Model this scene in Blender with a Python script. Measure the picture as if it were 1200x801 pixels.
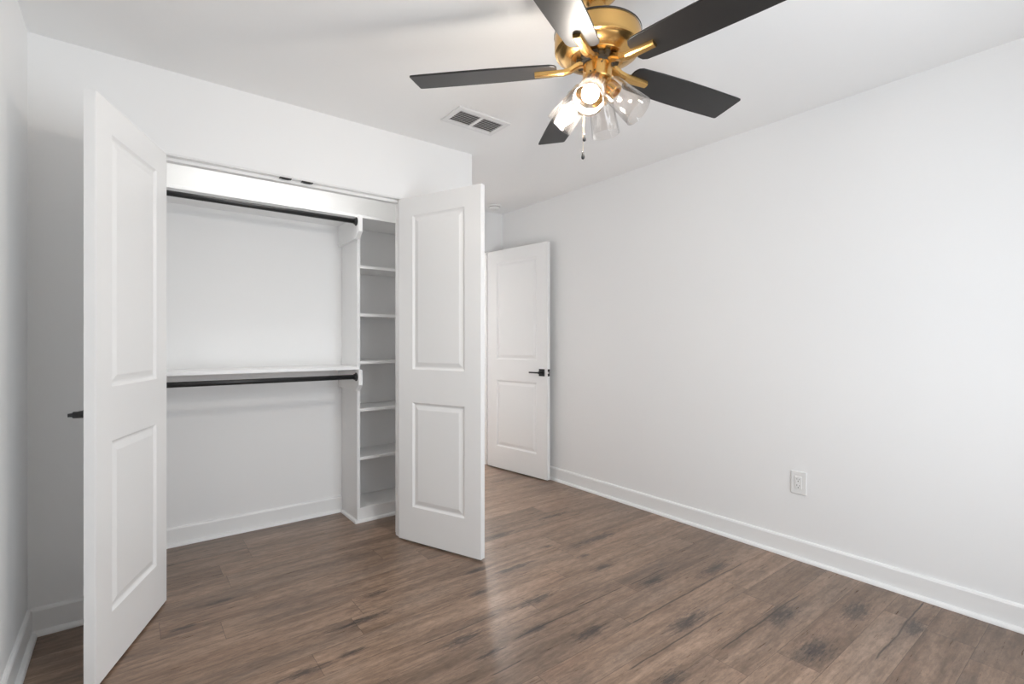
import bpy, bmesh, math, random
from mathutils import Vector, Matrix

scene = bpy.context.scene
COL = scene.collection
for o in list(bpy.data.objects):
    bpy.data.objects.remove(o, do_unlink=True)

# ------------------------------------------------------------------ camera
CAM_Z, YAW = 1.188, 37.763
cam_data = bpy.data.cameras.new('camera')
cam_data.sensor_width = 36.0
cam_data.lens = 579.18 * 36.0 / 1200.0
cam_data.clip_start = 0.02
cam = bpy.data.objects.new('camera', cam_data)
COL.objects.link(cam)
cam.location = (0, 0, CAM_Z)
cam.rotation_euler = (math.radians(90), 0, math.radians(-YAW))
scene.camera = cam

# ------------------------------------------------------------------ light and exposure
scene.view_settings.view_transform = 'Standard'
scene.view_settings.look = 'None'
scene.view_settings.gamma = 1.0
scene.view_settings.use_curve_mapping = False
scene.view_settings.exposure = -0.39
scene.cycles.transparent_max_bounces = 24
scene.cycles.max_bounces = 14
scene.cycles.diffuse_bounces = 8

SKY_STRENGTH = 7.5
BULB_STRENGTH = 580.0
HALL_POWER = 43.0
CLOSET_POWER = 4.5
world = bpy.data.worlds.new('sky')
scene.world = world
world.use_nodes = True
wn = world.node_tree
wn.nodes['Background'].inputs['Color'].default_value = (0.86, 0.93, 1.0, 1)
wn.nodes['Background'].inputs['Strength'].default_value = SKY_STRENGTH

# room numbers (metres), measured from the photograph with the camera at x = y = 0
H = 2.44
XL, XR = -0.324, 2.906
YB = -0.40            # wall behind the camera
YC = 2.775            # closet wall face
YI = 3.49             # closet back wall face
YF = 3.90             # entry wall face
XC = 1.812            # outer corner of the closet
XI = 1.70             # closet right inner face
T = 0.115
OX0, OX1, OZ = 0.092, 1.322, 2.058      # closet opening
DX0, DX1, DZ = 1.985, 2.757, 2.058      # entry doorway
WX0, WX1, WZ0, WZ1 = 0.68, 2.23, 0.22, 2.05   # window behind the camera


def lamp(name, kind, loc, rot=(0, 0, 0), **kw):
    d = bpy.data.lights.new(name, kind)
    for k, v in kw.items():
        setattr(d, k, v)
    o = bpy.data.objects.new(name, d)
    COL.objects.link(o)
    o.location = loc
    o.rotation_euler = rot
    return o


# sky portal filling the window opening (only guides the sampling of the sky)
pl = lamp('window_portal', 'AREA', ((WX0 + WX1) / 2, YB - T - 0.01, (WZ0 + WZ1) / 2),
          (math.radians(90), 0, 0), shape='RECTANGLE', size=WX1 - WX0, size_y=WZ1 - WZ0)
pl.data.cycles.is_portal = True
lamp('hall_lamp', 'AREA', (2.88, 4.45, H - 0.03), (0, 0, 0), shape='DISK', size=0.28, energy=HALL_POWER,
     color=(1.0, 0.98, 0.97))
lamp('closet_lamp', 'AREA', (0.7, 2.98, H - 0.03), (0, 0, 0), shape='RECTANGLE', size=0.9, size_y=0.06,
     energy=CLOSET_POWER, color=(1.0, 0.98, 0.95))

# ------------------------------------------------------------------ helpers


def link_mesh(name, bm, material=None, parent=None, smooth=False, bevel=None):
    me = bpy.data.meshes.new(name)
    bmesh.ops.recalc_face_normals(bm, faces=bm.faces[:])
    if smooth:
        for f in bm.faces:
            f.smooth = True
    bm.to_mesh(me)
    bm.free()
    o = bpy.data.objects.new(name, me)
    COL.objects.link(o)
    if material:
        me.materials.append(material)
    if parent:
        o.parent = parent
    if bevel:
        m = o.modifiers.new('bevel', 'BEVEL')
        m.width = bevel
        m.segments = 2
        m.limit_method = 'ANGLE'
        m.angle_limit = math.radians(65)
    return o


def box(bm, x0, x1, y0, y1, z0, z1, M=None):
    vs = [bm.verts.new((x, y, z)) for z in (z0, z1) for (x, y) in ((x0, y0), (x1, y0), (x1, y1), (x0, y1))]
    for q in ((3, 2, 1, 0), (4, 5, 6, 7), (0, 1, 5, 4), (1, 2, 6, 5), (2, 3, 7, 6), (3, 0, 4, 7)):
        bm.faces.new([vs[i] for i in q])
    if M is not None:
        bmesh.ops.transform(bm, matrix=M, verts=vs)
    return vs


def lathe(bm, prof, n=40, M=None, cap0=True, cap1=True):
    """prof: list of (radius, z) revolved about z."""
    rings = []
    for r, z in prof:
        rings.append([bm.verts.new((r * math.cos(2 * math.pi * i / n), r * math.sin(2 * math.pi * i / n), z))
                      for i in range(n)])
    for a, b in zip(rings, rings[1:]):
        for i in range(n):
            bm.faces.new((a[i], a[(i + 1) % n], b[(i + 1) % n], b[i]))
    if cap0:
        bm.faces.new(rings[0][::-1])
    if cap1:
        bm.faces.new(rings[-1])
    vs = [v for r in rings for v in r]
    if M is not None:
        bmesh.ops.transform(bm, matrix=M, verts=vs)
    return vs


def tube(bm, pts, r, n=12):
    """round tube through pts; r is one radius or one per point"""
    rs = r if isinstance(r, (list, tuple)) else [r] * len(pts)
    pts = [Vector(p) for p in pts]
    rings = []
    for i, p in enumerate(pts):
        d = (pts[min(i + 1, len(pts) - 1)] - pts[max(i - 1, 0)]).normalized()
        ref = Vector((0, 0, 1)) if abs(d.z) < 0.95 else Vector((1, 0, 0))
        a = d.cross(ref).normalized()
        b = d.cross(a)
        rings.append([bm.verts.new(p + rs[i] * (math.cos(2 * math.pi * k / n) * a + math.sin(2 * math.pi * k / n) * b))
                      for k in range(n)])
    for a, b in zip(rings, rings[1:]):
        for k in range(n):
            bm.faces.new((a[k], a[(k + 1) % n], b[(k + 1) % n], b[k]))
    bm.faces.new(rings[0][::-1])
    bm.faces.new(rings[-1])


def loft(bm, sections):
    """closed loops of equal length joined, ends capped"""
    rings = [[bm.verts.new(p) for p in s] for s in sections]
    n = len(rings[0])
    for a, b in zip(rings, rings[1:]):
        for k in range(n):
            bm.faces.new((a[k], a[(k + 1) % n], b[(k + 1) % n], b[k]))
    bm.faces.new(rings[0][::-1])
    bm.faces.new(rings[-1])


def extrude_profile(bm, prof, p0, p1, inward):
    """prof: (offset from wall, z); run from p0 to p1 (xy), offset along inward (xy unit)"""
    s = []
    for p in (p0, p1):
        s.append([(p[0] + inward[0] * o, p[1] + inward[1] * o, z) for o, z in prof])
    loft(bm, s)


def tag(o, label=None, cat=None, group=None, kind=None):
    if label:
        o['label'] = label
    if cat:
        o['category'] = cat
    if group:
        o['group'] = group
    if kind:
        o['kind'] = kind
    return o


def empty(name, loc, rz=0.0):
    o = bpy.data.objects.new(name, None)
    COL.objects.link(o)
    o.location = loc
    o.rotation_euler = (0, 0, rz)
    o.empty_display_size = 0.1
    return o


def struct(name, bm, m, parent=None, **kw):
    o = link_mesh(name, bm, m, parent, **kw)
    o['kind'] = 'structure'
    return o


# ------------------------------------------------------------------ materials


def mat(name, color, rough=0.5, metal=0.0, spec=0.5):
    m = bpy.data.materials.new(name)
    m.use_nodes = True
    b = m.node_tree.nodes['Principled BSDF']
    b.inputs['Base Color'].default_value = (*color, 1)
    b.inputs['Roughness'].default_value = rough
    b.inputs['Metallic'].default_value = metal
    b.inputs['Specular IOR Level'].default_value = spec
    return m


def add_bump(m, scale, strength, dist=0.001, stretch=(1, 1, 1), detail=4):
    nt = m.node_tree
    tc = nt.nodes.new('ShaderNodeTexCoord')
    mp = nt.nodes.new('ShaderNodeMapping')
    mp.inputs['Scale'].default_value = stretch
    nz = nt.nodes.new('ShaderNodeTexNoise')
    nz.inputs['Scale'].default_value = scale
    nz.inputs['Detail'].default_value = detail
    bp = nt.nodes.new('ShaderNodeBump')
    bp.inputs['Strength'].default_value = strength
    bp.inputs['Distance'].default_value = dist
    nt.links.new(tc.outputs['Object'], mp.inputs['Vector'])
    nt.links.new(mp.outputs[0], nz.inputs['Vector'])
    nt.links.new(nz.outputs['Fac'], bp.inputs['Height'])
    nt.links.new(bp.outputs[0], nt.nodes['Principled BSDF'].inputs['Normal'])


M_WALL = mat('wall_paint', (0.874, 0.875, 0.873), 0.55, spec=0.35)
add_bump(M_WALL, 260, 0.10, 0.0006)
M_CEIL = mat('ceiling_paint', (0.912, 0.913, 0.910), 0.9, spec=0.2)
add_bump(M_CEIL, 180, 0.15, 0.001)
M_TRIM = mat('trim_paint', (0.875, 0.875, 0.87), 0.32)
M_DOOR = mat('door_paint', (0.875, 0.875, 0.87), 0.36)
add_bump(M_DOOR, 60, 0.06, 0.0004, (8, 8, 0.6))
M_SHELF = mat('shelf_paint', (0.875, 0.875, 0.875), 0.35)
M_BLACK = mat('matte_black_metal', (0.012, 0.012, 0.013), 0.38, 0.0)
M_BRASS = mat('brushed_brass', (0.67, 0.415, 0.15), 0.27, 1.0)
M_DARK = mat('dark_motor', (0.03, 0.022, 0.015), 0.5)
M_BLADE = mat('charcoal_blade', (0.016, 0.0152, 0.015), 0.38, spec=0.42)
add_bump(M_BLADE, 30, 0.08, 0.0005, (1, 12, 1))
M_PLASTIC = mat('white_plastic', (0.82, 0.82, 0.81), 0.35)
M_SLOT = mat('outlet_slot', (0.05, 0.05, 0.05), 0.6)
M_VENT = mat('vent_white', (0.80, 0.80, 0.80), 0.4)
M_DUCT = mat('duct_dark', (0.15, 0.14, 0.13), 0.8)
M_STEEL = mat('latch_steel', (0.35, 0.34, 0.33), 0.35, 1.0)
M_CHAIN = mat('chain_metal', (0.75, 0.62, 0.42), 0.35, 1.0)


def mat_glass(name, blend, tint=(1, 1, 1), rough=0.03, haze=0.0):
    m = bpy.data.materials.new(name)
    m.use_nodes = True
    nt = m.node_tree
    nt.nodes.clear()
    out = nt.nodes.new('ShaderNodeOutputMaterial')
    mx = nt.nodes.new('ShaderNodeMixShader')
    tr = nt.nodes.new('ShaderNodeBsdfTransparent')
    tr.inputs['Color'].default_value = (*tint, 1)
    gl = nt.nodes.new('ShaderNodeBsdfGlossy')
    gl.inputs['Roughness'].default_value = rough
    lw = nt.nodes.new('ShaderNodeLayerWeight')
    lw.inputs['Blend'].default_value = blend
    pw = nt.nodes.new('ShaderNodeMath')
    pw.operation = 'POWER'
    pw.inputs[1].default_value = 2.2
    ma = nt.nodes.new('ShaderNodeMath')
    ma.operation = 'MULTIPLY_ADD'
    ma.inputs[1].default_value = 0.75
    ma.inputs[2].default_value = 0.05
    nt.links.new(lw.outputs['Facing'], pw.inputs[0])
    nt.links.new(pw.outputs[0], ma.inputs[0])
    nt.links.new(ma.outputs[0], mx.inputs[0])
    nt.links.new(tr.outputs[0], mx.inputs[1])
    nt.links.new(gl.outputs[0], mx.inputs[2])
    if haze:
        df = nt.nodes.new('ShaderNodeBsdfTranslucent')
        df.inputs['Color'].default_value = (1.0, 0.93, 0.88, 1)
        m2 = nt.nodes.new('ShaderNodeMixShader')
        m2.inputs[0].default_value = haze
        nt.links.new(mx.outputs[0], m2.inputs[1])
        nt.links.new(df.outputs[0], m2.inputs[2])
        mx = m2
    nt.links.new(mx.outputs[0], out.inputs[0])
    return m


M_GLASS = mat_glass('clear_shade_glass', 0.45, (0.98, 0.97, 0.96), 0.08, 0.005)
M_PANE = mat_glass('window_glass', 0.2)

M_BULB = bpy.data.materials.new('lit_bulb')
M_BULB.use_nodes = True
_n = M_BULB.node_tree
_n.nodes.clear()
_o = _n.nodes.new('ShaderNodeOutputMaterial')
_e = _n.nodes.new('ShaderNodeEmission')
_e.inputs['Color'].default_value = (1.0, 0.935, 0.86, 1)
_e.inputs['Strength'].default_value = BULB_STRENGTH
_n.links.new(_e.outputs[0], _o.inputs[0])

# --- plank floor: every plank has its own coordinates and its own random offset
SMUDGES = [  # x, y, half length, half width
    (2.06, 1.515, .085, .032), (2.43, 1.40, .11, .032), (1.884, 1.205, .11, .036), (2.249, .985, .10, .040),
    (1.504, 1.034, .08, .030), (1.486, 1.403, .085, .028), (1.977, 1.768, .07, .022), (1.092, 1.543, .055, .016),
    (1.483, 1.735, .10, .022), (1.062, 1.68, .10, .030), (.493, 1.862, .075, .022), (1.426, 2.146, .06, .020),
    (1.31, 1.948, .05, .022), (.92, 2.24, .055, .016), (.676, 1.869, .045, .014), (2.541, .797, .09, .040),
    (2.592, .60, .07, .030), (2.089, .791, .10, .045), (1.991, 1.928, .04, .014), (1.914, 2.147, .035, .012),
    (.33, 2.61, .05, .014), (.179, 2.462, .05, .014), (1.33, 1.56, .07, .018), (1.60, 2.05, .12, .018),
    (2.25, 2.05, .16, .030), (.78, 2.06, .12, .020), (1.80, 2.45, .10, .018), (2.3, 2.5, .14, .02)]
CRACKS = [  # x0, x1, y, wobble
    (1.955, 2.211, 1.562), (1.70, 2.585, 1.344), (1.456, 2.047, 1.154), (1.822, 2.11, 1.015), (2.11, 2.46, 1.012),
    (1.233, 1.566, 1.556), (1.60, 1.872, 1.572), (.933, 1.257, 1.748), (2.232, 2.846, .630), (1.033, 1.148, 1.438)]


def floor_material():
    m = bpy.data.materials.new('plank_floor')
    m.use_nodes = True
    nt = m.node_tree
    N, L = nt.nodes, nt.links
    b = N['Principled BSDF']

    def new(t, **kw):
        n = N.new(t)
        for k, v in kw.items():
            setattr(n, k, v)
        return n

    def math_(op, a, c=None, d=None, clamp=False):
        n = new('ShaderNodeMath', operation=op, use_clamp=clamp)
        for i, v in enumerate((a, c, d)):
            if v is None:
                continue
            if isinstance(v, (int, float)):
                n.inputs[i].default_value = v
            else:
                L.new(v, n.inputs[i])
        return n.outputs[0]

    def vec(op, a, c=None, d=None):
        n = new('ShaderNodeVectorMath', operation=op)
        for i, v in enumerate((a, c, d)):
            if v is None:
                continue
            if isinstance(v, (tuple, list)):
                n.inputs[i].default_value = v
            else:
                L.new(v, n.inputs[i])
        return n.outputs['Value'] if op in ('LENGTH', 'DOT_PRODUCT') else n.outputs[0]

    def noise(v, detail=4, rough=0.55, scale=1.0, dist=0.0):
        n = new('ShaderNodeTexNoise')
        n.inputs['Scale'].default_value = scale
        n.inputs['Detail'].default_value = detail
        n.inputs['Roughness'].default_value = rough
        n.inputs['Distortion'].default_value = dist
        L.new(v, n.inputs['Vector'])
        return n.outputs['Fac']

    def smooth(v, lo, hi):
        n = new('ShaderNodeMapRange', interpolation_type='SMOOTHSTEP')
        n.inputs['From Min'].default_value = lo
        n.inputs['From Max'].default_value = hi
        L.new(v, n.inputs['Value'])
        return n.outputs['Result']

    def mix(f, a, c):
        n = new('ShaderNodeMix', data_type='RGBA')
        if isinstance(f, (int, float)):
            n.inputs[0].default_value = f
        else:
            L.new(f, n.inputs[0])
        for i, v in ((6, a), (7, c)):
            if isinstance(v, tuple):
                n.inputs[i].default_value = (*v, 1)
            else:
                L.new(v, n.inputs[i])
        return n.outputs[2]

    uv = new('ShaderNodeUVMap', uv_map='plank').outputs[0]
    rd = new('ShaderNodeUVMap', uv_map='rand').outputs[0]
    tc = new('ShaderNodeTexCoord').outputs['Object']
    sx = new('ShaderNodeSeparateXYZ')
    L.new(rd, sx.inputs[0])
    su = new('ShaderNodeSeparateXYZ')
    L.new(uv, su.inputs[0])
    off = vec('MULTIPLY_ADD', rd, (41.0, 23.0, 0.0), uv)
    grain = noise(vec('MULTIPLY', off, (7.0, 120.0, 1.0)), 5, 0.65, dist=0.2)
    streak = noise(vec('MULTIPLY', off, (1.6, 16.0, 1.0)), 4, 0.6, dist=0.3)
    blotch = noise(vec('MULTIPLY', off, (1.7, 7.0, 1.0)), 4, 0.55, dist=0.5)
    speck = noise(vec('MULTIPLY', off, (160.0, 300.0, 1.0)), 2, 0.6)
    warm = noise(vec('MULTIPLY', vec('ADD', off, (7.0, 3.0, 0.0)), (1.1, 5.0, 1.0)), 3, 0.5)

    mott = noise(vec('MULTIPLY', off, (18.0, 60.0, 1.0)), 5, 0.7, dist=0.4)
    light_c, dark_c = (0.305, 0.206, 0.146), (0.166, 0.107, 0.072)
    c = mix(smooth(streak, 0.30, 0.70), dark_c, light_c)
    c = mix(math_('MULTIPLY', smooth(blotch, 0.50, 0.74), 0.55), c, (0.098, 0.070, 0.055))
    c = mix(math_('MULTIPLY', smooth(warm, 0.52, 0.75), 0.45), c, (0.225, 0.135, 0.090))
    c = mix(math_('MULTIPLY', smooth(warm, 0.48, 0.25), 0.35), c, (0.190, 0.150, 0.122))
    g = math_('MULTIPLY_ADD', smooth(grain, 0.25, 0.75), 0.30, 0.85)
    g2 = math_('MULTIPLY_ADD', speck, 0.34, 0.83)
    pv = math_('MULTIPLY_ADD', sx.outputs['X'], 0.46, 0.76)
    mm = math_('MULTIPLY_ADD', smooth(mott, 0.28, 0.72), 0.46, 0.76)
    g = math_('MULTIPLY', math_('MULTIPLY', math_('MULTIPLY', g, g2), pv), mm)

    # dark knots and smudges
    wob = noise(vec('MULTIPLY', tc, (16.0, 95.0, 1.0)), 7, 0.78)
    best = None
    for (x, y, a, w) in SMUDGES:
        d = vec('LENGTH', vec('MULTIPLY', vec('SUBTRACT', tc, (x, y, 0.0)), (0.68 / a, 0.72 / w, 0.0)))
        best = d if best is None else math_('MINIMUM', best, d)
    sm = smooth(math_('MULTIPLY_ADD', wob, -4.0, math_('ADD', best, 1.92)), 1.05, -0.05)
    c = mix(math_('MULTIPLY', sm, 0.84), c, (0.034, 0.027, 0.026))
    # long hairline cracks along the grain
    sp = new('ShaderNodeSeparateXYZ')
    L.new(tc, sp.inputs[0])
    bend = noise(vec('MULTIPLY', tc, (5.0, 1.0, 1.0)), 2, 0.5)
    yb = math_('MULTIPLY_ADD', bend, 0.022, math_('SUBTRACT', sp.outputs['Y'], 0.011))
    crk = None
    for (x0, x1, y) in CRACKS:
        dx = math_('SUBTRACT', math_('ABSOLUTE', math_('SUBTRACT', sp.outputs['X'], (x0 + x1) / 2)), (x1 - x0) / 2)
        dx = math_('MULTIPLY', math_('MAXIMUM', dx, 0.0), 0.12)
        d = math_('ADD', math_('ABSOLUTE', math_('SUBTRACT', yb, y)), dx)
        crk = d if crk is None else math_('MINIMUM', crk, d)
    cm = smooth(math_('MULTIPLY_ADD', wob, 0.006, crk), 0.0085, 0.003)
    c = mix(math_('MULTIPLY', cm, 0.88), c, (0.030, 0.022, 0.018))
    mulc = new('ShaderNodeVectorMath', operation='SCALE')
    L.new(c, mulc.inputs[0])
    L.new(g, mulc.inputs['Scale'])
    # seams
    e1 = math_('MINIMUM', su.outputs['X'], math_('SUBTRACT', PLANK_L, su.outputs['X']))
    e2 = math_('MINIMUM', su.outputs['Y'], math_('SUBTRACT', PLANK_W, su.outputs['Y']))
    seam = smooth(math_('MINIMUM', e1, e2), 0.0016, 0.0004)
    c = mix(math_('MULTIPLY', seam, 0.55), mulc.outputs[0], (0.025, 0.018, 0.014))
    L.new(c, b.inputs['Base Color'])
    rough = math_('MULTIPLY_ADD', grain, 0.10, 0.24)
    L.new(rough, b.inputs['Roughness'])
    b.inputs['Specular IOR Level'].default_value = 0.5
    bp = new('ShaderNodeBump')
    bp.inputs['Strength'].default_value = 0.12
    bp.inputs['Distance'].default_value = 0.001
    hgt = math_('SUBTRACT', math_('MULTIPLY', grain, 0.6), math_('ADD', seam, math_('MULTIPLY', cm, 0.6)))
    L.new(hgt, bp.inputs['Height'])
    L.new(bp.outputs[0], b.inputs['Normal'])
    return m


PLANK_W, PLANK_L = 0.154, 1.195
M_FLOOR = floor_material()

# ------------------------------------------------------------------ floor and ceiling
random.seed(11)
JOINTS = {0: 1.437, -2: 1.676, 4: 0.307, 3: 0.81, 2: 1.95, 1: 0.55, -1: 0.72, -3: 1.15, -4: 2.30, -5: 1.74}


def build_floor():
    bm = bmesh.new()
    u1 = bm.loops.layers.uv.new('plank')
    u2 = bm.loops.layers.uv.new('rand')
    X0, X1, Y0, Y1 = -0.46, 3.5, -0.54, 5.15
    row = -20
    while 1.646 + row * PLANK_W < Y1:
        ya, yb = 1.646 + row * PLANK_W, 1.646 + (row + 1) * PLANK_W
        if yb > Y0:
            j = JOINTS.get(row, random.uniform(0, PLANK_L))
            x = j - PLANK_L * math.ceil((j - X0) / PLANK_L)
            while x < X1:
                a, b_ = max(x, X0), min(x + PLANK_L, X1)
                if b_ > a + 1e-4:
                    c, d = max(ya, Y0), min(yb, Y1)
                    r = (random.random(), random.random())
                    vs = [bm.verts.new((px, py, 0)) for px, py in ((a, c), (b_, c), (b_, d), (a, d))]
                    f = bm.faces.new(vs)
                    for lp, (px, py) in zip(f.loops, ((a, c), (b_, c), (b_, d), (a, d))):
                        lp[u1].uv = (px - x, py - ya)
                        lp[u2].uv = r
                x += PLANK_L
        row += 1
    box(bm, X0, X1, Y0, Y1, -0.05, -0.004)
    me_obj = link_mesh('floor', bm, M_FLOOR)
    me_obj['kind'] = 'structure'
    return me_obj


build_floor()
bm = bmesh.new()
box(bm, -0.46, 3.5, -0.54, 5.15, H, H + 0.08)
struct('ceiling', bm, M_CEIL)

# ------------------------------------------------------------------ walls
bm = bmesh.new()
box(bm, XL - T, XL, YB - T, YI + T, 0, H)
struct('wall_left', bm, M_WALL)
bm = bmesh.new()
box(bm, XR, XR + T, YB - T, YF, 0, H)
struct('wall_right', bm, M_WALL)
bm = bmesh.new()      # wall behind the camera, with the window opening
box(bm, XL, WX0, YB - T, YB, 0, H)
box(bm, WX1, XR, YB - T, YB, 0, H)
box(bm, WX0, WX1, YB - T, YB, 0, WZ0)
box(bm, WX0, WX1, YB - T, YB, WZ1, H)
struct('wall_back', bm, M_WALL)


def prism(bm, poly, z0, z1):
    loft(bm, [[(x, y, z0) for x, y in poly], [(x, y, z1) for x, y in poly]])


bm = bmesh.new()      # closet wall: left pier, header, right pier and the return towards the entry
box(bm, XL, OX0, YC, YC + T, 0, H)
box(bm, OX0, OX1, YC, YC + T, OZ, H)
prism(bm, [(OX1, YC), (XC, YC), (XC, YF), (XI, YF), (XI, YC + T), (OX1, YC + T)], 0, H)
struct('wall_closet', bm, M_WALL)
bm = bmesh.new()
box(bm, XL, XI, YI, YI + T, 0, H)
struct('wall_closet_back', bm, M_WALL)
bm = bmesh.new()
box(bm, XI, DX0, YF, YF + T, 0, H)
box(bm, DX1, XR + T, YF, YF + T, 0, H)
box(bm, DX0, DX1, YF, YF + T, DZ, H)
struct('wall_entry', bm, M_WALL)
bm = bmesh.new()
box(bm, 1.0, 3.4, 5.0, 5.1, 0, H)
struct('wall_hall_end', bm, M_WALL)
bm = bmesh.new()
box(bm, 0.9, 1.0, YF + T, 5.1, 0, H)
box(bm, 0.9, XI, YF + T - 0.05, YF + T, 0, H)
struct('wall_hall_left', bm, M_WALL)
bm = bmesh.new()
box(bm, 3.4, 3.5, YF + T, 5.1, 0, H)
box(bm, XR + T, 3.5, YF + T - 0.05, YF + T, 0, H)
struct('wall_hall_right', bm, M_WALL)

# window behind the camera
bm = bmesh.new()
fw = 0.05
y0, y1 = YB - T + 0.02, YB - T + 0.07
box(bm, WX0, WX0 + fw, y0, y1, WZ0, WZ1)
box(bm, WX1 - fw, WX1, y0, y1, WZ0, WZ1)
box(bm, WX0 + fw, WX1 - fw, y0, y1, WZ0, WZ0 + fw)
box(bm, WX0 + fw, WX1 - fw, y0, y1, WZ1 - fw, WZ1)
mx = (WX0 + WX1) / 2
box(bm, mx - 0.035, mx + 0.035, y0, y1, WZ0 + fw, WZ1 - fw)
win = struct('window_1', bm, M_TRIM)
for a, b_ in ((WX0 + fw, mx - 0.035), (mx + 0.035, WX1 - fw)):
    bm = bmesh.new()
    box(bm, a, b_, y0 + 0.02, y0 + 0.026, WZ0 + fw, WZ1 - fw)
    struct('window_pane', bm, M_PANE, win)
bm = bmesh.new()
box(bm, WX0 - 0.03, WX1 + 0.03, YB, YB + 0.03, WZ0 - 0.025, WZ0)
struct('window_sill', bm, M_TRIM, win)

# baseboards with shoe moulding
BASE = [(0, 0), (0.014, 0), (0.014, 0.098), (0.010, 0.106), (0.005, 0.109), (0, 0.109)]
SHOE = [(0.014, 0), (0.032, 0), (0.0315, 0.006), (0.029, 0.012), (0.024, 0.0165), (0.014, 0.019)]


def baseboard(name, runs, shoe_runs=None):
    b1, b2 = bmesh.new(), bmesh.new()
    for p0, p1, n in runs:
        extrude_profile(b1, BASE, p0, p1, n)
    for p0, p1, n in shoe_runs or runs:
        extrude_profile(b2, SHOE, p0, p1, n)
    o = struct(name, b1, M_TRIM)
    struct('shoe_moulding', b2, M_TRIM, o)
    return o


baseboard('baseboard_right', [((XR, YB), (XR, YF), (-1, 0))])
baseboard('baseboard_left', [((XL, YB), (XL, YC), (1, 0))])
baseboard('baseboard_closet_wall', [((XL, YC), (OX0 - 0.002, YC), (0, -1)), ((OX1 + 0.002, YC), (XC + 0.014, YC), (0, -1)),
                               ((XC, YC), (XC, YF), (1, 0))],
          [((XL, YC), (OX0 - 0.002, YC), (0, -1)), ((OX1 + 0.002, YC), (XC + 0.032, YC), (0, -1)),
           ((XC, YC - 0.014), (XC, YF), (1, 0))])
TX0, TX1 = 1.185, XI         # shelf tower
baseboard('baseboard_closet_back', [((XL, YI), (TX0 - 0.001, YI), (0, -1)), ((XL, YC + T), (XL, YI), (1, 0))])
baseboard('baseboard_entry', [((XC, YF), (DX0 - 0.002, YF), (0, -1)), ((DX1 + 0.002, YF), (XR, YF), (0, -1))])
baseboard('baseboard_back', [((XL, YB), (XR, YB), (0, 1))])

# jamb linings (trim) of the closet opening and of the entry doorway


def jamb(name, x0, x1, zt, y, with_stop):
    bm = bmesh.new()
    t = 0.006
    ya, yb = y + 0.004, y + T
    box(bm, x0, x0 + t, ya, yb, 0, zt)
    box(bm, x1 - t, x1, ya, yb, 0, zt)
    box(bm, x0 + t, x1 - t, ya, yb, zt - t, zt)
    o = struct(name, bm, M_TRIM, bevel=0.0012)
    bm = bmesh.new()
    s0, s1, st = y + 0.0375, y + 0.076, 0.016
    box(bm, x0 + t, x0 + t + st, s0, s1, 0, zt - t)
    box(bm, x1 - t - st, x1 - t, s0, s1, 0, zt - t)
    box(bm, x0 + t + st, x1 - t - st, s0, s1, zt - t - st, zt - t)
    struct('door_stop', bm, M_TRIM, o, bevel=0.0015)
    return o


closet_jamb = jamb('trim_1', OX0, OX1, OZ, YC, True)
entry_jamb = jamb('trim_2', DX0, DX1, DZ, YF, True)
# two ball catch strikes in the head of the closet jamb
for cx in (0.652, 0.762):
    bm = bmesh.new()
    box(bm, cx - 0.029, cx + 0.029, YC + 0.007, YC + 0.034, OZ - 0.0095, OZ - 0.0058)
    box(bm, cx - 0.018, cx + 0.018, YC + 0.014, YC + 0.018, OZ - 0.0125, OZ - 0.0092)
    box(bm, cx - 0.018, cx + 0.018, YC + 0.025, YC + 0.029, OZ - 0.0125, OZ - 0.0092)
    c = link_mesh('ball_catch_strike', bm, M_BLACK, closet_jamb, bevel=0.0008)
    c['label'] = 'small dark metal catch plate'

# ------------------------------------------------------------------ panel doors


def panel_door_bm(w, h, th, stile, rails):
    """door leaf in local x 0..w, y 0..th, z 0..h; rails = (bottom, lower panel, lock, upper panel)"""
    bm = bmesh.new()
    b0, p1, lk, p2 = rails
    xs = [0, stile, w - stile, w]
    zs = [0, b0, b0 + p1, b0 + p1 + lk, b0 + p1 + lk + p2, h]
    steps = [(0.0, 0.0), (0.004, 0.0035), (0.010, 0.0085), (0.015, 0.0095), (0.019, 0.009), (0.040, 0.0025), (0.043, 0.0022)]
    for yface, sgn in ((0.0, 1), (th, -1)):
        grid = {}
        for i, x in enumerate(xs):
            for k, z in enumerate(zs):
                grid[i, k] = bm.verts.new((x, yface, z))
        for i in range(3):
            for k in range(5):
                q = [grid[i, k], grid[i + 1, k], grid[i + 1, k + 1], grid[i, k + 1]]
                if i == 1 and k in (1, 3):
                    prev = q
                    for ins, dep in steps[1:]:
                        ring = [bm.verts.new((x, yface + sgn * dep, z)) for x, z in (
                            (xs[1] + ins, zs[k] + ins), (xs[2] - ins, zs[k] + ins),
                            (xs[2] - ins, zs[k + 1] - ins), (xs[1] + ins, zs[k + 1] - ins))]
                        for e in range(4):
                            bm.faces.new((prev[e], prev[(e + 1) % 4], ring[(e + 1) % 4], ring[e]))
                        prev = ring
                    bm.faces.new(prev)
                else:
                    bm.faces.new(q)
        if yface == 0.0:
            front = grid
    back = grid
    for k in range(5):
        for i in (0, 3):
            bm.faces.new((front[i, k], back[i, k], back[i, k + 1], front[i, k + 1]))
    for i in range(3):
        for k in (0, 5):
            bm.faces.new((front[i, k], front[i + 1, k], back[i + 1, k], back[i, k]))
    return bm


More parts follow.
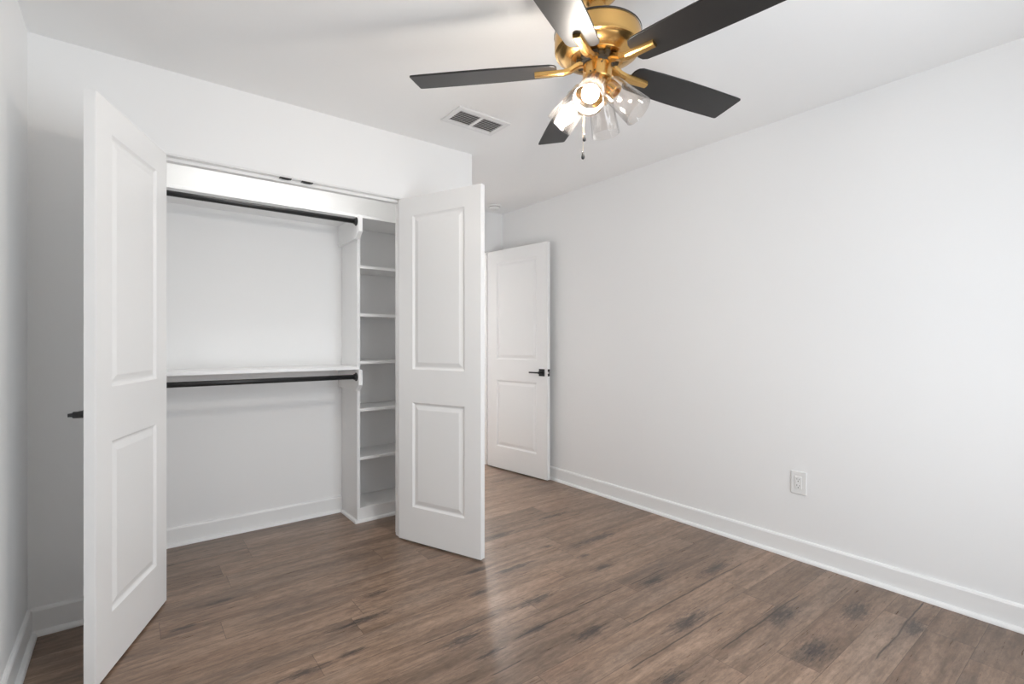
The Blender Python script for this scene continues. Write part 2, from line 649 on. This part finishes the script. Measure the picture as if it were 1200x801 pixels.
def lever_bm(rose, neck_r, reach, bar, length, direction, tip=None):
    """lever standing off the plane y = 0 towards -y, pointing along direction (+1 / -1 in x)"""
    bm = bmesh.new()
    tube(bm, [(0, -0.006, 0), (0, -reach, 0)], neck_r, 16)
    hb = bar / 2
    x1 = direction * length
    secs = []
    for t in (0.0, 0.5, 1.0):
        x = -direction * 0.011 + (x1 + direction * 0.011) * t
        secs.append([(x, -reach - 0.012, -hb), (x, -reach + 0.002, -hb), (x, -reach + 0.002, hb), (x, -reach - 0.012, hb)])
    loft(bm, secs)
    return bm


def door_handle(parent, x, z, y, side, direction, rose=0.062, neck_r=0.0115, reach=0.045, bar=0.012, length=0.105):
    """side -1: on the local y = 0 face, +1: on the y = th face"""
    h = empty('door_handle', (x, y, z))
    h.parent = parent
    if side > 0:
        h.rotation_euler = (0, 0, math.pi)
        direction = -direction
    bm = bmesh.new()
    r = rose / 2
    box(bm, -r, r, -0.008, 0.0, -r, r)
    link_mesh('rose', bm, M_BLACK, h, bevel=0.002)
    link_mesh('lever', lever_bm(r, neck_r, reach, bar, length, direction), M_BLACK, h, bevel=0.0015)
    h['label'] = 'matte black lever handle'
    return h


RAILS = (0.204, 0.618, 0.195, 0.908)
DH = 2.035


def door(name, hinge, u, w, th_side, label, latch_side, rails=RAILS, stile=0.11, reach=0.045):
    """hinge: hinge point on the outer face (xy); u: unit direction of the leaf; the leaf thickness lies on th_side of u"""
    ang = math.atan2(u[1], u[0])
    bm = panel_door_bm(w, DH, 0.035, stile, rails)
    if th_side < 0:
        for v in bm.verts:
            v.co.y -= 0.035
    o = link_mesh(name, bm, M_DOOR, bevel=0.0015)
    o.location = (hinge[0], hinge[1], 0.010)
    o.rotation_euler = (0, 0, ang)
    tag(o, label, 'door', None, 'structure')
    return o


s, c_ = 0.3746, 0.9272       # 22 degrees past square
# left closet leaf: the thickness (and the face the camera sees) lies towards +x of the leaf direction
d1 = door('door_1', (0.103, 2.764), (-s, -c_), 0.602, 1,
          'white two-panel closet door standing open at the left of the closet opening', -1)
door_handle(d1, 0.602 - 0.062, 0.925, 0.0, -1, -1, reach=0.058)
d2 = door('door_2', (1.317, 2.786), (s * 0.965, -0.9326), 0.602, -1,
          'white two-panel closet door swung open at the right of the closet, beside the shelf tower', 1)
door_handle(d2, 0.602 - 0.062, 0.925, 0.0, 1, -1, reach=0.058)
d3 = door('door_3', (2.7555, 3.896), (0.1219, -0.99254), 0.757, -1,
          'white two-panel entry door with black lever, open against the right wall', -1, stile=0.125)
door_handle(d3, 0.757 - 0.060, 0.915, -0.035, -1, -1, reach=0.045)
door_handle(d3, 0.757 - 0.060, 0.915, 0.0, 1, -1, reach=0.042)
bm = bmesh.new()
box(bm, 0.757, 0.7585, -0.030, -0.005, 0.915 - 0.03, 0.915 - 0.008)
box(bm, 0.757, 0.7585, -0.030, -0.005, 0.915 + 0.008, 0.915 + 0.03)
lp = link_mesh('latch_plate', bm, M_BLACK, d3)
lp['label'] = 'black latch plate'
bm = bmesh.new()
box(bm, 0.757, 0.769, -0.024, -0.011, 0.915 - 0.007, 0.915 + 0.007)
link_mesh('latch_bolt', bm, M_STEEL, lp, bevel=0.002)
for d, side in ((d1, -1), (d2, 1), (d3, 1)):       # three white butt hinges each
    for z in (0.22, 1.02, 1.82):
        bm = bmesh.new()
        tube(bm, [(-0.004, side * 0.005, z - 0.042), (-0.004, side * 0.005, z + 0.042)], 0.005, 10)
        link_mesh('hinge', bm, M_TRIM, d, smooth=False)

# ------------------------------------------------------------------ closet fittings
YT = 3.192                    # front of the shelf tower
ZTOP = 1.997                  # underside of the upper shelf
tower = tag(empty('shelf_tower', (TX0, YT, 0)), 'tall white built-in shelf tower with open cubbies at the right end of the closet',
            'shelving unit')


def tpart(name, dims, bevel=0.0012, parent=tower):
    x0, x1, y0, y1, z0, z1 = dims
    bm = bmesh.new()
    box(bm, x0 - TX0, x1 - TX0, y0 - YT, y1 - YT, z0, z1)
    return link_mesh(name, bm, M_SHELF, parent, bevel=bevel)


tpart('side_panel', (TX0, TX0 + 0.020, YT, YI, 0, ZTOP))
tpart('side_panel', (TX1 - 0.020, TX1, YT, YI, 0, ZTOP))
tpart('back_panel', (TX0 + 0.020, TX1 - 0.020, YI - 0.008, YI, 0.093, ZTOP))
for z in (1.684, 1.366, 1.052, 0.738, 0.418, 0.084):
    tpart('shelf', (TX0 + 0.020, TX1 - 0.020, YT + 0.001, YI - 0.008, z - 0.0095, z + 0.0095))
tpart('kick_board', (TX0 + 0.020, TX1 - 0.020, YT + 0.002, YT + 0.018, 0, 0.0745))
bm = bmesh.new()
SH2 = [(0.0, 0), (0.018, 0), (0.0175, 0.006), (0.015, 0.012), (0.010, 0.0165), (0.0, 0.019)]
extrude_profile(bm, SH2, (-0.018, 0), (TX1 - TX0, 0), (0, -1))
extrude_profile(bm, SH2, (0, -0.018), (0, YI - YT - 0.034), (-1, 0))
link_mesh('shoe_moulding', bm, M_TRIM, tower)
for zt, hh in ((ZTOP, 0.140), (1.0085, 0.136)):        # rod cleats with a clipped lower front corner
    bm = bmesh.new()
    prof = [(3.095, zt), (YI, zt), (YI, zt - hh), (3.146, zt - hh), (3.095, zt - hh + 0.040)]
    loft(bm, [[(x - TX0, y - YT, z) for y, z in prof] for x in (TX0 - 0.026, TX0)])
    cl = link_mesh('rod_cleat', bm, M_SHELF, tower, bevel=0.0012)

bm = bmesh.new()
box(bm, XL + 0.001, XI - 0.001, 3.150, YI, ZTOP + 0.0005, ZTOP + 0.019)
tag(link_mesh('closet_shelf', bm, M_SHELF, bevel=0.0015), 'long white upper shelf running across the top of the closet and over the tower', 'shelf')
bm = bmesh.new()
box(bm, XL + 0.001, TX0 - 0.0005, 3.150, YI, 1.009, 1.028)
tag(link_mesh('closet_shelf', bm, M_SHELF, bevel=0.0015), 'white lower shelf halfway up the closet, left of the tower', 'shelf')


def rod(z, label):
    root = tag(empty('closet_rod', (TX0 - 0.026, 3.137, z)), label, 'rod', 'black closet rods')
    xl = XL - (TX0 - 0.026)
    bm = bmesh.new()
    tube(bm, [(xl + 0.002, 0, 0), (-0.002, 0, 0)], 0.0148, 24)
    link_mesh('rod_bar', bm, M_BLACK, root, smooth=True)
    for x, sg in ((xl + 0.0005, 1), (-0.0005, -1)):
        bm = bmesh.new()
        M = Matrix.Translation((x, 0, 0)) @ Matrix.Rotation(math.radians(90 * sg), 4, 'Y')
        lathe(bm, [(0.0275, 0), (0.0275, 0.003), (0.024, 0.005), (0.019, 0.006), (0.019, 0.015), (0.017, 0.016)], 28, M)
        link_mesh('rod_flange', bm, M_BLACK, root)
    return root


rod(1.965, 'black round closet rod just below the long upper shelf')
rod(0.963, 'black round closet rod below the lower closet shelf')

# ------------------------------------------------------------------ ceiling fan
FX, FY = 1.306, 1.194
fan = tag(empty('ceiling_fan', (FX, FY, H)), 'brass ceiling fan with five charcoal blades and a four-shade glass light kit', 'ceiling fan')


def fz(prof):
    return [(r, z - H) for r, z in prof]


bm = bmesh.new()
lathe(bm, fz([(0.075, 2.44), (0.075, 2.425), (0.068, 2.405), (0.048, 2.388), (0.030, 2.383)]), 40)
link_mesh('canopy', bm, M_BRASS, fan, smooth=True)
bm = bmesh.new()
lathe(bm, fz([(0.028, 2.386), (0.028, 2.34), (0.040, 2.335), (0.043, 2.325), (0.036, 2.318), (0.043, 2.310),
              (0.043, 2.296), (0.036, 2.290), (0.046, 2.284), (0.046, 2.27)]), 36)
link_mesh('hanger_collar', bm, M_BRASS, fan)
bm = bmesh.new()
lathe(bm, fz([(0.045, 2.281), (0.100, 2.280), (0.138, 2.276), (0.148, 2.270), (0.1505, 2.262), (0.1505, 2.215), (0.148, 2.208),
              (0.140, 2.205), (0.138, 2.203), (0.128, 2.194), (0.112, 2.187), (0.096, 2.183), (0.094, 2.181), (0.080, 2.180), (0.062, 2.180)]), 56)
mh = link_mesh('motor_housing', bm, M_BRASS, fan)
for f in mh.data.polygons:
    f.use_smooth = True
em = mh.modifiers.new('split', 'EDGE_SPLIT')
em.split_angle = math.radians(28)
bm = bmesh.new()
lathe(bm, fz([(0.1508, 2.2725), (0.1525, 2.271), (0.1525, 2.268), (0.1508, 2.2665)]), 56, cap0=False, cap1=False)
link_mesh('housing_rim', bm, M_DARK, mh, smooth=True)
bm = bmesh.new()
lathe(bm, fz([(0.062, 2.182), (0.062, 2.168), (0.052, 2.165), (0.048, 2.150)]), 40)
for k in range(10):
    a = k * math.pi / 5
    M = Matrix.Translation((0, 0, 2.174 - H)) @ Matrix.Rotation(a, 4, 'Z')
    box(bm, 0.060, 0.074, -0.008, 0.008, -0.006, 0.006, M)
link_mesh('flywheel', bm, M_DARK, fan)

BLADE_Z = 2.152
TH0 = 133.66
PITCH = math.radians(-10)


def blade_bm():
    bm = bmesh.new()
    half = [(0.142, 0.034), (0.150, 0.050), (0.165, 0.058), (0.26, 0.064), (0.38, 0.068), (0.52, 0.0685), (0.650, 0.067),
            (0.665, 0.0660), (0.6695, 0.0615)]
    loop = [(r, t) for r, t in half] + [(0.670, 0.0)] + [(r, -t) for r, t in reversed(half)]
    loft(bm, [[(r, t, z) for r, t in loop] for z in (0.0, 0.0065)])
    return bm


def iron_bm():
    """flat bar from the flywheel, dipping, then running under the blade"""
    bm = bmesh.new()
    path = [(0.050, 0.022, 0.020), (0.066, 0.021, 0.020), (0.082, 0.014, 0.020), (0.098, 0.005, 0.0195), (0.120, 0.0002, 0.019),
            (0.165, 0.0002, 0.0175), (0.222, 0.0002, 0.0150)]
    secs = []
    for i, (r, z, hw) in enumerate(path):
        t = 0.0145
        a, b_ = path[max(i - 1, 0)], path[min(i + 1, len(path) - 1)]
        d = Vector((b_[0] - a[0], b_[1] - a[1])).normalized()
        nx, nz = -d.y, d.x
        secs.append([(r, -hw, z), (r - nx * t * 0.75, -hw * 0.8, z - nz * t * 0.75), (r - nx * t, -hw * 0.45, z - nz * t),
                     (r - nx * t, hw * 0.45, z - nz * t), (r - nx * t * 0.75, hw * 0.8, z - nz * t * 0.75), (r, hw, z)])
    loft(bm, secs)
    return bm


def pad_bm():
    bm = bmesh.new()
    lp = [(0.150, 0.022), (0.205, 0.024), (0.222, 0.016), (0.222, -0.016), (0.205, -0.024), (0.150, -0.022)]
    loft(bm, [[(r, t, z) for r, t in lp] for z in (-0.0140, -0.0002)])
    return bm


blade0 = iron0 = None
for k in range(5):
    a = math.radians(TH0 - 72 * k)
    if blade0 is None:
        b = blade0 = link_mesh('blade', blade_bm(), M_BLADE, fan, bevel=0.0015)
        i_ = iron0 = link_mesh('blade_arm', iron_bm(), M_BRASS, blade0, bevel=0.001)
        i_['label'] = 'brass blade arm'
    else:
        b = blade0.copy()
        COL.objects.link(b)
        b.parent = fan
        i_ = iron0.copy()
        COL.objects.link(i_)
        i_.parent = b
    b.location = (0, 0, BLADE_Z - H)
    b.rotation_euler = (Matrix.Rotation(a, 3, 'Z') @ Matrix.Rotation(PITCH, 3, 'X')).to_euler()

bm = bmesh.new()
lathe(bm, fz([(0.044, 2.166), (0.0505, 2.163), (0.0505, 2.112), (0.047, 2.108), (0.030, 2.106)]), 44)
sw = link_mesh('switch_housing', bm, M_BRASS, fan)
for f in sw.data.polygons:
    f.use_smooth = True
sw.modifiers.new('split', 'EDGE_SPLIT').split_angle = math.radians(30)
for a in (195, 212, 240):
    ar = math.radians(a)
    bm = bmesh.new()
    M = Matrix.Translation((0.0505 * math.cos(ar), 0.0505 * math.sin(ar), (2.150 if a == 240 else 2.122) - H)) @ \
        Matrix.Rotation(ar, 4, 'Z') @ Matrix.Rotation(math.pi / 2, 4, 'Y')
    lathe(bm, [(0.003, -0.001), (0.003, 0.0015), (0.002, 0.002)], 12, M)
    link_mesh('screw', bm, M_DARK, sw)
bm = bmesh.new()
lathe(bm, fz([(0.034, 2.108), (0.036, 2.100), (0.034, 2.070), (0.026, 2.060), (0.016, 2.054), (0.014, 2.040), (0.017, 2.036),
              (0.017, 2.020), (0.012, 2.014), (0.012, 2.004), (0.006, 1.998)]), 32)
kit = link_mesh('light_kit', bm, M_BRASS, fan)
for f in kit.data.polygons:
    f.use_smooth = True
kit.modifiers.new('split', 'EDGE_SPLIT').split_angle = math.radians(35)

SH_PHI, SH_TILT = 209.67, math.radians(43)


def shade_frame(k):
    """local z runs down the shade's own axis, origin at the shade's closed end"""
    a = math.radians(SH_PHI - 90 * k)
    ax = Vector((math.sin(SH_TILT) * math.cos(a), math.sin(SH_TILT) * math.sin(a), -math.cos(SH_TILT)))
    org = Vector((0.041 * math.cos(a), 0.041 * math.sin(a), 2.083 - H))
    side = Vector((-math.sin(a), math.cos(a), 0))
    up = ax.cross(side)
    return Matrix.Translation(org) @ Matrix((side, up, ax)).transposed().to_4x4()


OUT = [(0.0205, 0.0), (0.031, 0.001), (0.0385, 0.005), (0.0415, 0.012), (0.0425, 0.022), (0.0470, 0.080), (0.0525, 0.148)]
IN = [(r - 0.0022, s_ + (0.002 if s_ < 0.02 else 0.0)) for r, s_ in OUT[1:]]
shade0 = socket0 = bulb0 = None
for k in range(4):
    M = shade_frame(k)
    if shade0 is None:
        bm = bmesh.new()
        tube(bm, [(0, 0, -0.034), (0, 0, -0.006)], 0.0085, 14)
        lathe(bm, [(0.012, -0.010), (0.020, -0.007), (0.0235, -0.001), (0.0235, 0.0035), (0.0250, 0.0035), (0.0250, 0.036), (0.0235, 0.038), (0.0175, 0.038), (0.0175, 0.026)], 28)
        socket0 = so = link_mesh('lamp_socket', bm, M_BRASS, fan)
        bm = bmesh.new()
        lathe(bm, OUT + [(0.0514, 0.1488)] + IN[::-1] + [(0.0205, 0.0025)], 44, cap0=False, cap1=False)
        shade0 = gs = link_mesh('glass_shade', bm, M_GLASS, fan, smooth=True)
        gs['label'] = 'clear flared glass shade'
    else:
        so, gs = socket0.copy(), shade0.copy()
        for o in (so, gs):
            COL.objects.link(o)
            o.parent = fan
    so.matrix_local = M
    gs.matrix_local = M
    if k < 2:
        if bulb0 is None:
            bm = bmesh.new()
            lathe(bm, [(0.0275, 0.084), (0.0285, 0.092), (0.0275, 0.101), (0.0235, 0.110), (0.0160, 0.117), (0.0070, 0.1200),
                       (0.0006, 0.1205)], 28)
            bulb0 = bu = link_mesh('light_bulb', bm, M_BULB, fan, smooth=True)
            bu['label'] = 'lit white light bulb'
            bm = bmesh.new()
            lathe(bm, [(0.0125, 0.030), (0.0130, 0.046), (0.0170, 0.056), (0.0235, 0.070), (0.0275, 0.0838)], 28)
            bbase0 = link_mesh('bulb_base', bm, M_PLASTIC, bu, smooth=True)
        else:
            bu = bulb0.copy()
            COL.objects.link(bu)
            bu.parent = fan
            bb = bbase0.copy()
            COL.objects.link(bb)
            bb.parent = bu
        bu.matrix_local = M

for ang, zb in ((169, 1.905), (160, 1.846)):            # two pull chains with dark fobs
    ar = math.radians(ang)
    x, y = 0.056 * math.cos(ar), 0.056 * math.sin(ar)
    bm = bmesh.new()
    tube(bm, [(x * 0.86, y * 0.86, 2.122 - H), (x, y, 2.122 - H)], 0.004, 10)
    z = 2.122
    tube(bm, [(x, y, 2.122 - H), (x, y, zb - H)], 0.0006, 6)
    n = int((2.120 - zb) / 0.0042)
    for i in range(n):
        zz = 2.120 - i * 0.0042 - H
        lathe(bm, [(0.0004, zz + 0.0016), (0.0012, zz), (0.0004, zz - 0.0016)], 6, Matrix.Translation((x, y, 0)))
    ch = link_mesh('pull_chain', bm, M_CHAIN, fan)
    bm = bmesh.new()
    lathe(bm, fz([(0.0018, zb + 0.008), (0.0036, zb + 0.004), (0.0040, zb - 0.004), (0.0062, zb - 0.012), (0.0052, zb - 0.018), (0.001, zb - 0.021)]),
          16, Matrix.Translation((x, y, 0)))
    fo = link_mesh('chain_fob', bm, M_BLACK, ch, smooth=True)
    fo['label'] = 'small dark fob'

# ------------------------------------------------------------------ ceiling vent
VX, VY, VL, VW = 1.556, 2.341, 0.345, 0.205
vent = tag(empty('ceiling_vent', (VX, VY, H)), 'white rectangular louvred air vent on the ceiling near the closet', 'vent')
bm = bmesh.new()
hl, hw = VL / 2, VW / 2
ol, ow, mid = hl - 0.030, hw - 0.036, 0.010


def frame_piece(x0, x1, y0, y1):
    box(bm, x0, x1, y0, y1, -0.009, 0.0)


frame_piece(-hl, -ol, -hw, hw)
frame_piece(ol, hl, -hw, hw)
frame_piece(-ol, ol, -hw, -ow)
frame_piece(-ol, ol, ow, hw)
frame_piece(-mid, mid, -ow, ow)
link_mesh('vent_frame', bm, M_VENT, vent, bevel=0.003)
bm = bmesh.new()
box(bm, -ol, ol, -ow, ow, -0.0012, -0.0002)
link_mesh('duct_backing', bm, M_DUCT, vent)
for x0, x1 in ((-ol, -mid), (mid, ol)):
    bm = bmesh.new()
    n = 7
    for i in range(n):
        y = -ow + (i + 0.5) * 2 * ow / n
        M = Matrix.Translation((0, y, -0.0052)) @ Matrix.Rotation(math.radians(32), 4, 'X')
        box(bm, x0, x1, -0.0060, 0.0060, -0.0006, 0.0006, M)
    link_mesh('louvre_bank', bm, M_VENT, vent)

# ------------------------------------------------------------------ smoke detector
bm = bmesh.new()
lathe(bm, [(0.062, 0.0), (0.062, -0.010), (0.058, -0.013), (0.052, -0.014), (0.052, -0.018), (0.050, -0.030), (0.043, -0.036), (0.012, -0.038)], 40)
sd = tag(link_mesh('smoke_detector', bm, M_PLASTIC), 'round white smoke detector on the ceiling above the entry door', 'smoke detector')
sd.location = (2.655, 3.690, H)
bm = bmesh.new()
lathe(bm, [(0.0524, -0.0145), (0.0524, -0.0175)], 40, cap0=False, cap1=False)
link_mesh('vent_ring', bm, M_DUCT, sd)
bm = bmesh.new()
lathe(bm, [(0.010, -0.0375), (0.010, -0.0395), (0.008, -0.040)], 20)
link_mesh('test_button', bm, M_PLASTIC, sd)

# ------------------------------------------------------------------ wall outlet
out = tag(empty('wall_outlet', (XR, 1.180, 0.417)), 'white duplex power outlet low on the right wall', 'outlet')
out.rotation_euler = (0, 0, math.radians(-90))       # local -y looks into the room... local x along the wall
bm = bmesh.new()
box(bm, -0.040, 0.040, -0.007, 0.0, -0.062, 0.062)
link_mesh('cover_plate', bm, M_PLASTIC, out, bevel=0.003)
bm = bmesh.new()
box(bm, -0.0175, 0.0175, -0.0095, -0.006, -0.034, 0.034)
ins = link_mesh('receptacle', bm, M_PLASTIC, out, bevel=0.0015)
bm = bmesh.new()
for zc in (-0.017, 0.017):
    box(bm, -0.0075, -0.0055, -0.0100, -0.009, zc - 0.001, zc + 0.008)
    box(bm, 0.0055, 0.0075, -0.0100, -0.009, zc - 0.0005, zc + 0.0065)
    box(bm, -0.0022, 0.0022, -0.0100, -0.009, zc - 0.0105, zc - 0.006)
link_mesh('socket_slots', bm, M_SLOT, ins)
